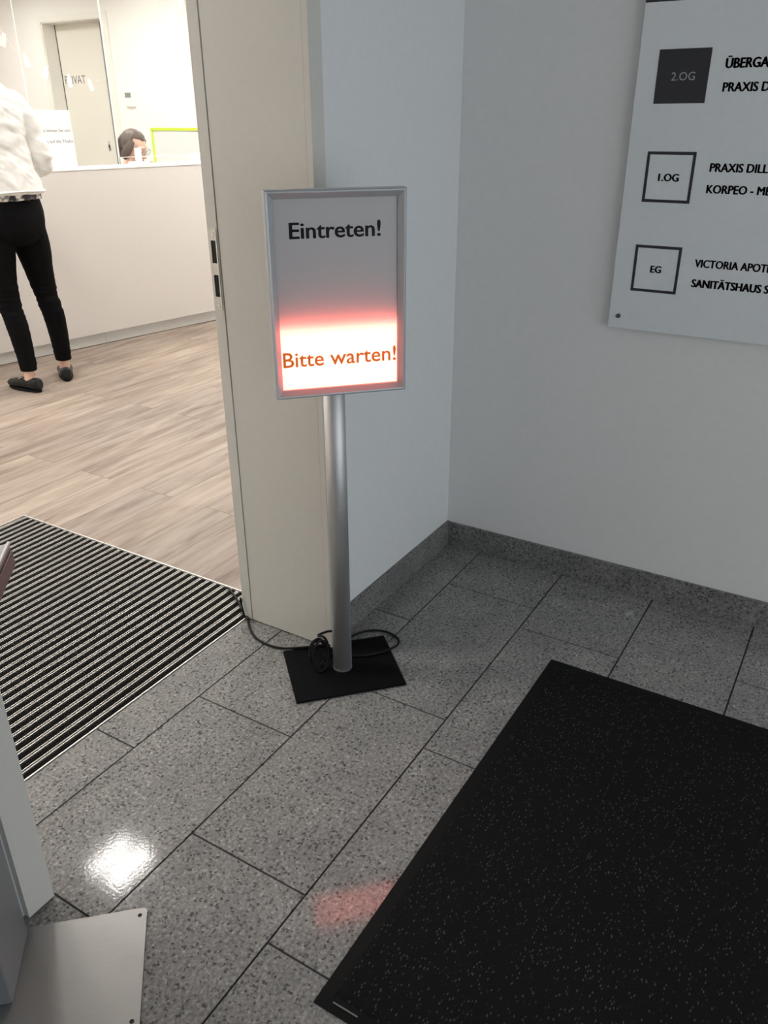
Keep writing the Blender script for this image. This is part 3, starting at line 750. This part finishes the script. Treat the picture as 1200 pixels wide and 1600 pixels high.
# ================================================================== PEOPLE
def hand(bm, wrist, direction, palm_n, side, s=1.0, curl=0.5):
    """palm plus four unequal bent fingers and a thumb leaving the side of the palm"""
    d = V(direction).normalized(); n = V(palm_n); n = (n - d * n.dot(d)).normalized(); w = d.cross(n).normalized() * side
    P = lambda a, b_, c: V(wrist) + d * a * s + w * b_ * s + n * c * s
    tube(bm, [P(-0.03, 0, 0), P(0.0, 0, 0), P(0.035, 0, 0), P(0.075, 0, 0), P(0.092, 0, 0)], [(0.024*s, 0.018*s), (0.027*s, 0.017*s), (0.038*s, 0.015*s), (0.040*s, 0.0135*s), (0.034*s, 0.010*s)], 12, side=w, n=2)
    for off, ln, rr in ((0.030, 0.070, 0.0082), (0.0105, 0.080, 0.0088), (-0.0095, 0.074, 0.0084), (-0.029, 0.058, 0.0076)):
        pts = [P(0.075, off, 0)]; a = 0.15; pos = V((0.085, 0)); 
        for seg, k in ((0.45, 0.35), (0.32, 0.8), (0.23, 0.7)):
            a += curl * k; pos = pos + V((math.cos(a) * ln * seg, math.sin(a) * ln * seg)); pts.append(P(pos.x, off * 1.06, pos.y))
        tube(bm, pts, [rr * s, rr * s, rr * 0.93 * s, rr * 0.78 * s], 8, n=3)
    tube(bm, [P(0.015, 0.026, 0.004), P(0.045, 0.048, 0.012), P(0.070, 0.058, 0.022), P(0.088, 0.056, 0.030)], [0.013*s, 0.0115*s, 0.0098*s, 0.0082*s], 8, n=3)

def head(bm, c, rot, s=1.0):
    """skull, jaw, nose, ears, lips, brow; +y is forward in head space"""
    X = T(*c) @ rot.to_4x4()
    h = bmesh.new()
    ell(h, (0, -0.010, 0.020), (0.074*s, 0.093*s, 0.088*s)); ell(h, (0, 0.018, -0.030), (0.064*s, 0.070*s, 0.075*s)); ell(h, (0, 0.048, -0.078), (0.036*s, 0.032*s, 0.030*s))
    ell(h, (0, 0.060, -0.030), (0.052*s, 0.026*s, 0.050*s))
    tube(h, [(0, 0.082, 0.008), (0, 0.094, -0.012), (0, 0.106, -0.030), (0, 0.088, -0.038)], [0.007, 0.009, 0.0135, 0.010], 10, n=2)      # nose
    for sx in (-1, 1):
        ell(h, (sx * 0.011, 0.094, -0.034), (0.007, 0.008, 0.006))                                   # nostril
        tube(h, [(sx * 0.050, 0.064, 0.026), (sx * 0.030, 0.082, 0.030), (sx * 0.010, 0.085, 0.024)], [0.006, 0.008, 0.006], 8, n=2)   # brow
        ell(h, (sx * 0.030, 0.078, 0.006), (0.015, 0.011, 0.010))                                    # eyelid mound
        ell(h, (sx * 0.074, -0.008, -0.008), (0.007, 0.017, 0.031), Matrix.Rotation(sx * 0.25, 3, 'Z'))  # ear
        ell(h, (sx * 0.044, 0.052, -0.032), (0.022, 0.022, 0.022))                                   # cheek
    tube(h, [(-0.022, 0.078, -0.060), (0, 0.089, -0.056), (0.022, 0.078, -0.060)], [0.004, 0.0065, 0.004], 8, n=2)
    tube(h, [(-0.019, 0.076, -0.068), (0, 0.086, -0.068), (0.019, 0.076, -0.068)], [0.004, 0.007, 0.004], 8, n=2)
    xf(h, X)
    me = bpy.data.meshes.new('tmp'); h.to_mesh(me); h.free(); bm.from_mesh(me); bpy.data.meshes.remove(me)

def face_parts(root, c, rot):
    X = T(*c) @ rot.to_4x4()
    for sx in (-1, 1):
        e = obj('eye', xf(ell(bmesh.new(), (sx * 0.030, 0.0835, 0.005), (0.011, 0.0075, 0.0062), None, 16, 10), X), 'eyewhite', root, True)
        obj('iris', xf(ell(bmesh.new(), (sx * 0.030, 0.0895, 0.004), (0.005, 0.0025, 0.005), None, 12, 8), X), 'wire', e, True)
    bm = tube(bmesh.new(), [(-0.021, 0.0815, -0.062), (0, 0.0935, -0.0585), (0.021, 0.0815, -0.062)], [0.002, 0.0042, 0.002], 8, n=3)
    tube(bm, [(-0.018, 0.081, -0.066), (0, 0.0925, -0.0672), (0.018, 0.081, -0.066)], [0.002, 0.0045, 0.002], 8, n=3)
    obj('lips', xf(bm, X), 'lip', root, True)

def hair_cap(name, root, c, rot, long=True, extra=None):
    X = T(*c) @ rot.to_4x4()
    h = bmesh.new()
    ell(h, (0, -0.014, 0.028), (0.084, 0.100, 0.094), None, 40, 28)
    # keep skull hair: drop what would cover the face
    bmesh.ops.delete(h, geom=[v for v in h.verts if v.co.z < -0.05 or (v.co.y > 0.020 and v.co.z < 0.070 + 0.25 * abs(v.co.x))], context='VERTS')
    o2 = bmesh.new()
    me = bpy.data.meshes.new('tmp'); h.to_mesh(me); h.free(); o2.from_mesh(me); bpy.data.meshes.remove(me)
    r = bmesh.ops.solidify(o2, geom=o2.faces[:], thickness=0.016)
    # side and back falls
    for sx in (-1, 1):
        tube(o2, [(sx * 0.070, 0.018, 0.062), (sx * 0.080, 0.012, 0.02), (sx * 0.083, -0.008, -0.03), (sx * 0.074, -0.03, -0.085)], [(0.012, 0.022), (0.013, 0.030), (0.014, 0.036), (0.010, 0.026)], 12, n=3)
    tube(o2, [(0, -0.085, 0.05), (0, -0.100, 0.0), (0, -0.095, -0.06), (0, -0.090, -0.12 if long else -0.08)], [(0.060, 0.025), (0.068, 0.028), (0.058, 0.028), (0.030, 0.016)], 16, side=(1, 0, 0), n=3)
    if extra: extra(o2)
    xf(o2, X)
    return fuse(name, o2, 'hair', root, 0.0045, 3, lambda p: 0.0016 * noise.noise(V((p.x * 160, p.y * 160, p.z * 30))))

# ---------------- the standing visitor
g_ = V((0.10, 0.995, 0))
root = thing('person', 'standing person seen from behind in white jacket, black trousers and black loafers', 'person', (2.82, 4.03, 0), rotz=math.atan2(g_.y, g_.x) - math.pi / 2)
bm = bmesh.new()
# torso, neck, head
tube(bm, [(0, 0, 0.84), (0, 0, 0.90), (0, 0, 1.02), (0, 0.01, 1.15), (0, 0.03, 1.30), (0, 0.035, 1.42), (0, 0.03, 1.49), (0, 0.025, 1.54)],
     [(0.10, 0.06), (0.160, 0.105), (0.150, 0.100), (0.140, 0.095), (0.155, 0.105), (0.168, 0.095), (0.13, 0.075), (0.055, 0.055)], 28, side=(1, 0, 0), n=3)
tube(bm, [(0, 0.02, 1.48), (0, 0.03, 1.56), (0, 0.045, 1.64)], [0.062, 0.054, 0.055], 16)
hc = V((0, 0.062, 1.715)); hr = Matrix.Rotation(-0.12, 3, 'X')
head(bm, hc, hr)
legs = {-1: [(-0.088, 0, 0.88), (-0.095, 0.0, 0.75), (-0.092, 0.005, 0.62), (-0.085, 0.0, 0.48), (-0.082, -0.03, 0.36), (-0.080, -0.05, 0.22), (-0.080, -0.055, 0.12), (-0.080, -0.05, 0.055)],
        1: [(0.088, 0, 0.88), (0.112, 0.0, 0.75), (0.128, 0.005, 0.62), (0.146, 0.005, 0.48), (0.160, -0.01, 0.36), (0.168, -0.01, 0.22), (0.172, -0.005, 0.12), (0.174, 0.0, 0.055)]}
fdir = {-1: V((-0.12, 0.99, 0)).normalized(), 1: V((0.50, 0.86, 0)).normalized()}
for sx in (-1, 1):
    tube(bm, legs[sx], [0.080, 0.074, 0.060, 0.048, 0.047, 0.038, 0.030, 0.030], 16, n=3)
    a = V(legs[sx][-1]); f = fdir[sx]
    tube(bm, [a + V((0, 0, -0.01)) - f * 0.045, a + f * 0.02 + V((0, 0, -0.01)), a + f * 0.10 + V((0, 0, -0.025)), a + f * 0.165 + V((0, 0, -0.035))], [(0.026, 0.026), (0.031, 0.032), (0.034, 0.020), (0.024, 0.010)], 14, side=(f.y, -f.x, 0), n=3)
arms = {1: [(0.165, 0.03, 1.445), (0.205, 0.0, 1.36), (0.228, -0.02, 1.26), (0.238, -0.02, 1.17), (0.215, 0.07, 1.145), (0.165, 0.17, 1.135), (0.115, 0.225, 1.13)],
        -1: [(-0.165, 0.03, 1.445), (-0.205, 0.0, 1.36), (-0.228, -0.02, 1.26), (-0.238, -0.02, 1.17), (-0.215, 0.07, 1.145), (-0.165, 0.17, 1.135), (-0.115, 0.225, 1.13)]}
for sx in (-1, 1):
    tube(bm, arms[sx], [0.050, 0.046, 0.041, 0.038, 0.035, 0.029, 0.025], 14, n=3)
    hand(bm, arms[sx][-1], (-0.75 * sx, 0.62, 0.05), (-0.5 * sx, -0.6, -0.5), -1 if sx > 0 else 1, 1.0, 0.55)
body = fuse('body', bm, 'skin', root, 0.0045, 3)
face_parts(root, hc, hr)
hair_cap('hair', root, hc, hr, True)
# trousers
bm = bmesh.new()
tube(bm, [(0, 0, 0.80), (0, -0.012, 0.86), (0, -0.008, 0.94), (0, 0, 1.02), (0, 0.004, 1.06)], [(0.150, 0.108), (0.186, 0.130), (0.194, 0.132), (0.180, 0.125), (0.172, 0.120)], 32, side=(1, 0, 0), n=4)
for sx in (-1, 1):
    P = [V(p) for p in legs[sx]]; P[-2] = V((P[-2].x, P[-2].y, 0.115))
    rr = [(0.098, 0.104), (0.092, 0.096), (0.073, 0.078), (0.060, 0.062), (0.056, 0.062), (0.049, 0.053), (0.044, 0.047)]
    tube(bm, P[:-1], rr, 20, side=(1, 0, 0), n=4)
def wr_t(p):
    k = math.exp(-((p.z - 0.47) / 0.10) ** 2) + 0.7 * math.exp(-((p.z - 0.16) / 0.05) ** 2) + 0.15
    return 0.006 * k * noise.noise(V((p.x * 9, p.y * 9, p.z * 55)))
fuse('trousers', bm, 'trousers', root, 0.0055, 3, wr_t)
# blouse hem
bm = bmesh.new()
tube(bm, [(0, 0, 0.992), (0, 0.002, 1.03), (0, 0.005, 1.10)], [(0.202, 0.140), (0.200, 0.138), (0.190, 0.13)], 40, side=(1, 0, 0), n=3)
fuse('blouse', bm, 'blouse', root, 0.006, 2, lambda p: 0.004 * noise.noise(V((p.x * 25, p.y * 25, p.z * 6))))['label'] = 'black and white patterned blouse hem'
# jacket
bm = bmesh.new()
tube(bm, [(0, 0, 1.026), (0, 0, 1.055), (0, 0.002, 1.10), (0, 0.01, 1.20), (0, 0.022, 1.32), (0, 0.028, 1.42), (0, 0.025, 1.48), (0, 0.022, 1.53), (0, 0.022, 1.565), (0, 0.024, 1.595)],
     [(0.219, 0.156), (0.215, 0.152), (0.203, 0.146), (0.184, 0.134), (0.190, 0.138), (0.198, 0.128), (0.178, 0.112), (0.118, 0.088), (0.078, 0.076), (0.070, 0.070)], 40, side=(1, 0, 0), n=4)
for sx in (-1, 1):
    A = [V((sx * 0.135, 0.028, 1.47))] + [V(p) for p in arms[sx]]
    tube(bm, A[:-1] + [A[-1] + (A[-2] - A[-1]) * 0.25], [(0.055, 0.060), (0.066, 0.070), (0.064, 0.068), (0.061, 0.066), (0.060, 0.064), (0.055, 0.058), (0.047, 0.049), (0.043, 0.045)], 20, n=3)
def wr_j(p):
    f = noise.noise(V((p.x * 7 + p.z * 16, p.y * 7, p.z * 9 - abs(p.x) * 14))) * 0.010
    f += noise.noise(V((p.x * 20, p.y * 14, p.z * 45 + p.x * 18))) * 0.0045
    return f * (0.35 if p.z > 1.47 else 1.0)
jk = fuse('jacket', bm, 'jacket', root, 0.006, 3, wr_j)
bm = bmesh.new(); P = []
for k in range(49):
    a = 2 * math.pi * k / 48; P.append((0.2175 * math.cos(a), 0.1545 * math.sin(a), 1.040 + 0.004 * math.sin(3 * a)))
tube(bm, P, [(0.006, 0.014)] * 49, 8, side=None)
obj('hem_band', bm, 'jacket', jk, True)
# loafers
for sx in (-1, 1):
    a = V(legs[sx][-1]); a.z = 0; f = fdir[sx]; w = V((f.y, -f.x, 0))
    Q = lambda u, v, z: a + f * u + w * v + V((0, 0, z))
    bm = bmesh.new()
    tube(bm, [Q(-0.074, 0, 0.046), Q(-0.062, 0, 0.044), Q(-0.02, 0, 0.042), Q(0.05, 0, 0.040), Q(0.11, 0, 0.034), Q(0.16, 0, 0.028), Q(0.182, 0, 0.024)],
         [(0.020, 0.026), (0.032, 0.034), (0.037, 0.034), (0.043, 0.032), (0.046, 0.026), (0.036, 0.020), (0.016, 0.012)], 20, side=w, n=3)
    for v in bm.verts:
        if v.co.z < 0.012: v.co.z = 0.012
    sh = fuse('shoe', bm, 'shoe', root, 0.004, 2)
    bm = bmesh.new(); pl_ = []
    for k in range(32):
        q = 2 * math.pi * k / 32; u = math.cos(q); v = math.sin(q)
        pl_.append(Q(0.054 + 0.131 * u, (0.040 + 0.006 * u) * v, 0))
    prism(bm, [(p.x, p.y) for p in pl_], 0.0012, 0.015)
    obj('sole', bm, 'rubber', sh)
    bm = bmesh.new(); box(bm, (-0.004, -0.010, -0.003), (0.004, 0.010, 0.003), 0.001)
    obj('clasp', xf(bm, T(*Q(0.045, -0.030 if sx < 0 else 0.034, 0.070)) @ Rz(math.atan2(f.y, f.x))), 'buckle', sh)

# ---------------- the seated receptionist
hw = V((4.705, 5.03, 1.195))                       # head centre
fd = V((0.50, -0.866, 0)).normalized()
root = thing('person.001', 'seated receptionist with dark brown hair and glasses looking down behind the counter', 'person', (4.600, 5.212, 0.0), rotz=math.atan2(fd.y, fd.x) - math.pi / 2)
hc = V((0.0, 0.205, 1.190))
LN = lambda p: V((p[0], p[1] + max(0.0, p[2] - 0.60) * 0.25, p[2])); hr = (Matrix.Rotation(-0.30, 3, 'Z') @ Matrix.Rotation(-0.42, 3, 'X') @ Matrix.Rotation(0.10, 3, 'Y'))
bm = bmesh.new()
tube(bm, [LN(p) for p in [(0, -0.02, 0.53), (0, -0.03, 0.62), (0, -0.02, 0.75), (0, 0.0, 0.88), (0, 0.01, 0.96), (0, 0.015, 1.01), (0, 0.02, 1.05)]], [(0.16, 0.11), (0.165, 0.11), (0.135, 0.09), (0.155, 0.10), (0.16, 0.09), (0.11, 0.07), (0.05, 0.05)], 28, side=(1, 0, 0), n=3)
tube(bm, [LN(p) for p in [(0, 0.01, 1.0), (0, 0.035, 1.07), (0, 0.08, 1.15)]], [0.052, 0.047, 0.048], 16)
head(bm, hc, hr)
for sx in (-1, 1):
    tube(bm, [(sx * 0.08, -0.02, 0.57), (sx * 0.10, 0.18, 0.56), (sx * 0.11, 0.33, 0.53), (sx * 0.11, 0.36, 0.46), (sx * 0.11, 0.26, 0.28), (sx * 0.11, 0.16, 0.09)], [0.085, 0.075, 0.06, 0.052, 0.05, 0.034], 16, n=3)
    tube(bm, [(sx * 0.11, 0.13, 0.04), (sx * 0.11, 0.20, 0.04), (sx * 0.11, 0.32, 0.025)], [(0.03, 0.03), (0.034, 0.028), (0.03, 0.016)], 14, side=(1, 0, 0), n=3)
raise_hand = V((-0.045, 0.215, 1.045))
armL = [LN(p) for p in [(-0.155, 0.01, 0.965), (-0.185, 0.08, 0.86), (-0.175, 0.18, 0.79), (-0.13, 0.22, 0.87), (-0.075, 0.235, 0.97)]]
armR = [LN(p) for p in [(0.155, 0.01, 0.965), (0.19, 0.05, 0.85), (0.19, 0.14, 0.77), (0.16, 0.22, 0.775), (0.12, 0.28, 0.785)]]
tube(bm, armL, [0.046, 0.042, 0.037, 0.031, 0.025], 14, n=3); tube(bm, armR, [0.046, 0.042, 0.037, 0.031, 0.025], 14, n=3)
hand(bm, armL[-1], (0.30, 0.10, 0.95), (0.35, -0.9, 0.0), -1, 0.92, 0.9)
hand(bm, armR[-1], (-0.3, 0.95, -0.05), (0, 0, -1), 1, 0.92, 0.3)
fuse('body', bm, 'skin', root, 0.0042, 2)
face_parts(root, hc, hr)
hair_cap('hair', root, hc, hr, True)
# glasses
X = T(*hc) @ hr.to_4x4()
bm = bmesh.new()
for sx in (-1, 1):
    P = [(sx * 0.032 + 0.024 * math.cos(a), 0.106 - 0.004 * abs(math.cos(a)), 0.002 + 0.021 * math.sin(a)) for a in [2 * math.pi * k / 24 for k in range(25)]]
    tube(bm, P, 0.0016, 6)
    tube(bm, [(sx * 0.056, 0.102, 0.008), (sx * 0.076, 0.06, 0.010), (sx * 0.080, -0.005, 0.006)], 0.0015, 6)
tube(bm, [(-0.008, 0.106, 0.006), (0, 0.108, 0.009), (0.008, 0.106, 0.006)], 0.0014, 6)
gl = obj('glasses', xf(bm, X), 'wire', root, True)
for sx in (-1, 1):
    bm = bmesh.new(); bm.faces.new([bm.verts.new((sx * 0.032 + 0.0225 * math.cos(2 * math.pi * k / 24), 0.104, 0.002 + 0.0198 * math.sin(2 * math.pi * k / 24))) for k in range(24)])
    obj('lens', xf(bm, X), 'acrylic', gl)
# clothing
bm = bmesh.new()
tube(bm, [LN(p) for p in [(0, -0.02, 0.50), (0, -0.03, 0.62), (0, -0.02, 0.75), (0, 0.0, 0.88), (0, 0.008, 0.96), (0, 0.012, 1.015), (0, 0.016, 1.05)]], [(0.185, 0.135), (0.185, 0.13), (0.155, 0.11), (0.175, 0.12), (0.182, 0.112), (0.135, 0.092), (0.075, 0.07)], 32, side=(1, 0, 0), n=3)
for A in (armL, armR): tube(bm, [V(A[0]) * 0.85 + V((0, 0, 0.15))] + [V(p) for p in A[:4]], [0.055, 0.060, 0.056, 0.050, 0.040], 16, n=3)
fuse('cardigan', bm, 'peach', root, 0.006, 3, lambda p: 0.004 * noise.noise(V((p.x * 14, p.y * 14, p.z * 22))))
bm = bmesh.new()
for sx in (-1, 1):
    tube(bm, [(sx * 0.07, -0.03, 0.575), (sx * 0.10, 0.18, 0.565), (sx * 0.11, 0.335, 0.535), (sx * 0.11, 0.365, 0.46), (sx * 0.11, 0.265, 0.28), (sx * 0.11, 0.165, 0.10)], [0.098, 0.088, 0.072, 0.064, 0.060, 0.050], 16, n=3)
fuse('trousers', bm, 'trousers', root, 0.007, 3)
for sx in (-1, 1):
    bm = tube(bmesh.new(), [(sx * 0.11, 0.09, 0.042), (sx * 0.11, 0.13, 0.042), (sx * 0.11, 0.22, 0.04), (sx * 0.11, 0.36, 0.026)], [(0.028, 0.032), (0.038, 0.036), (0.042, 0.034), (0.026, 0.018)], 16, side=(1, 0, 0), n=3)
    for v in bm.verts: v.co.z = max(v.co.z, 0.001)
    obj('shoe', bm, 'shoe', root, True)
# her chair
t = thing('office_chair', 'grey office chair under the seated receptionist behind the counter', 'chair', (4.595, 5.222, 0), rotz=root.rotation_euler.z)
obj('seat', B((-0.23, -0.22, 0.40), (0.23, 0.22, 0.462), 0.025, 3), 'greyfab', t)
obj('backrest', B((-0.21, -0.27, 0.56), (0.21, -0.22, 0.93), 0.02, 3), 'greyfab', t)
obj('back_support', tube(bmesh.new(), [(0, -0.10, 0.39), (0, -0.285, 0.42), (0, -0.29, 0.60), (0, -0.275, 0.70)], 0.016, 10, n=3), 'blackmetal', t)
obj('gas_column', cyl(bmesh.new(), (0, 0, 0.09), (0, 0, 0.40), 0.025, 20), 'blackmetal', t)
for k in range(5):
    a = 2 * math.pi * k / 5 + 0.3; c_, s_ = math.cos(a), math.sin(a)
    l_ = obj('leg', tube(bmesh.new(), [(0, 0, 0.10), (0.28 * c_, 0.28 * s_, 0.065)], [(0.022, 0.016), (0.014, 0.011)], 10), 'blackmetal', t)
    obj('caster', cyl(bmesh.new(), (0.28 * c_ - 0.012 * s_, 0.28 * s_ + 0.012 * c_, 0.028), (0.28 * c_ + 0.012 * s_, 0.28 * s_ - 0.012 * c_, 0.028), 0.0275, 16), 'rubber', l_)
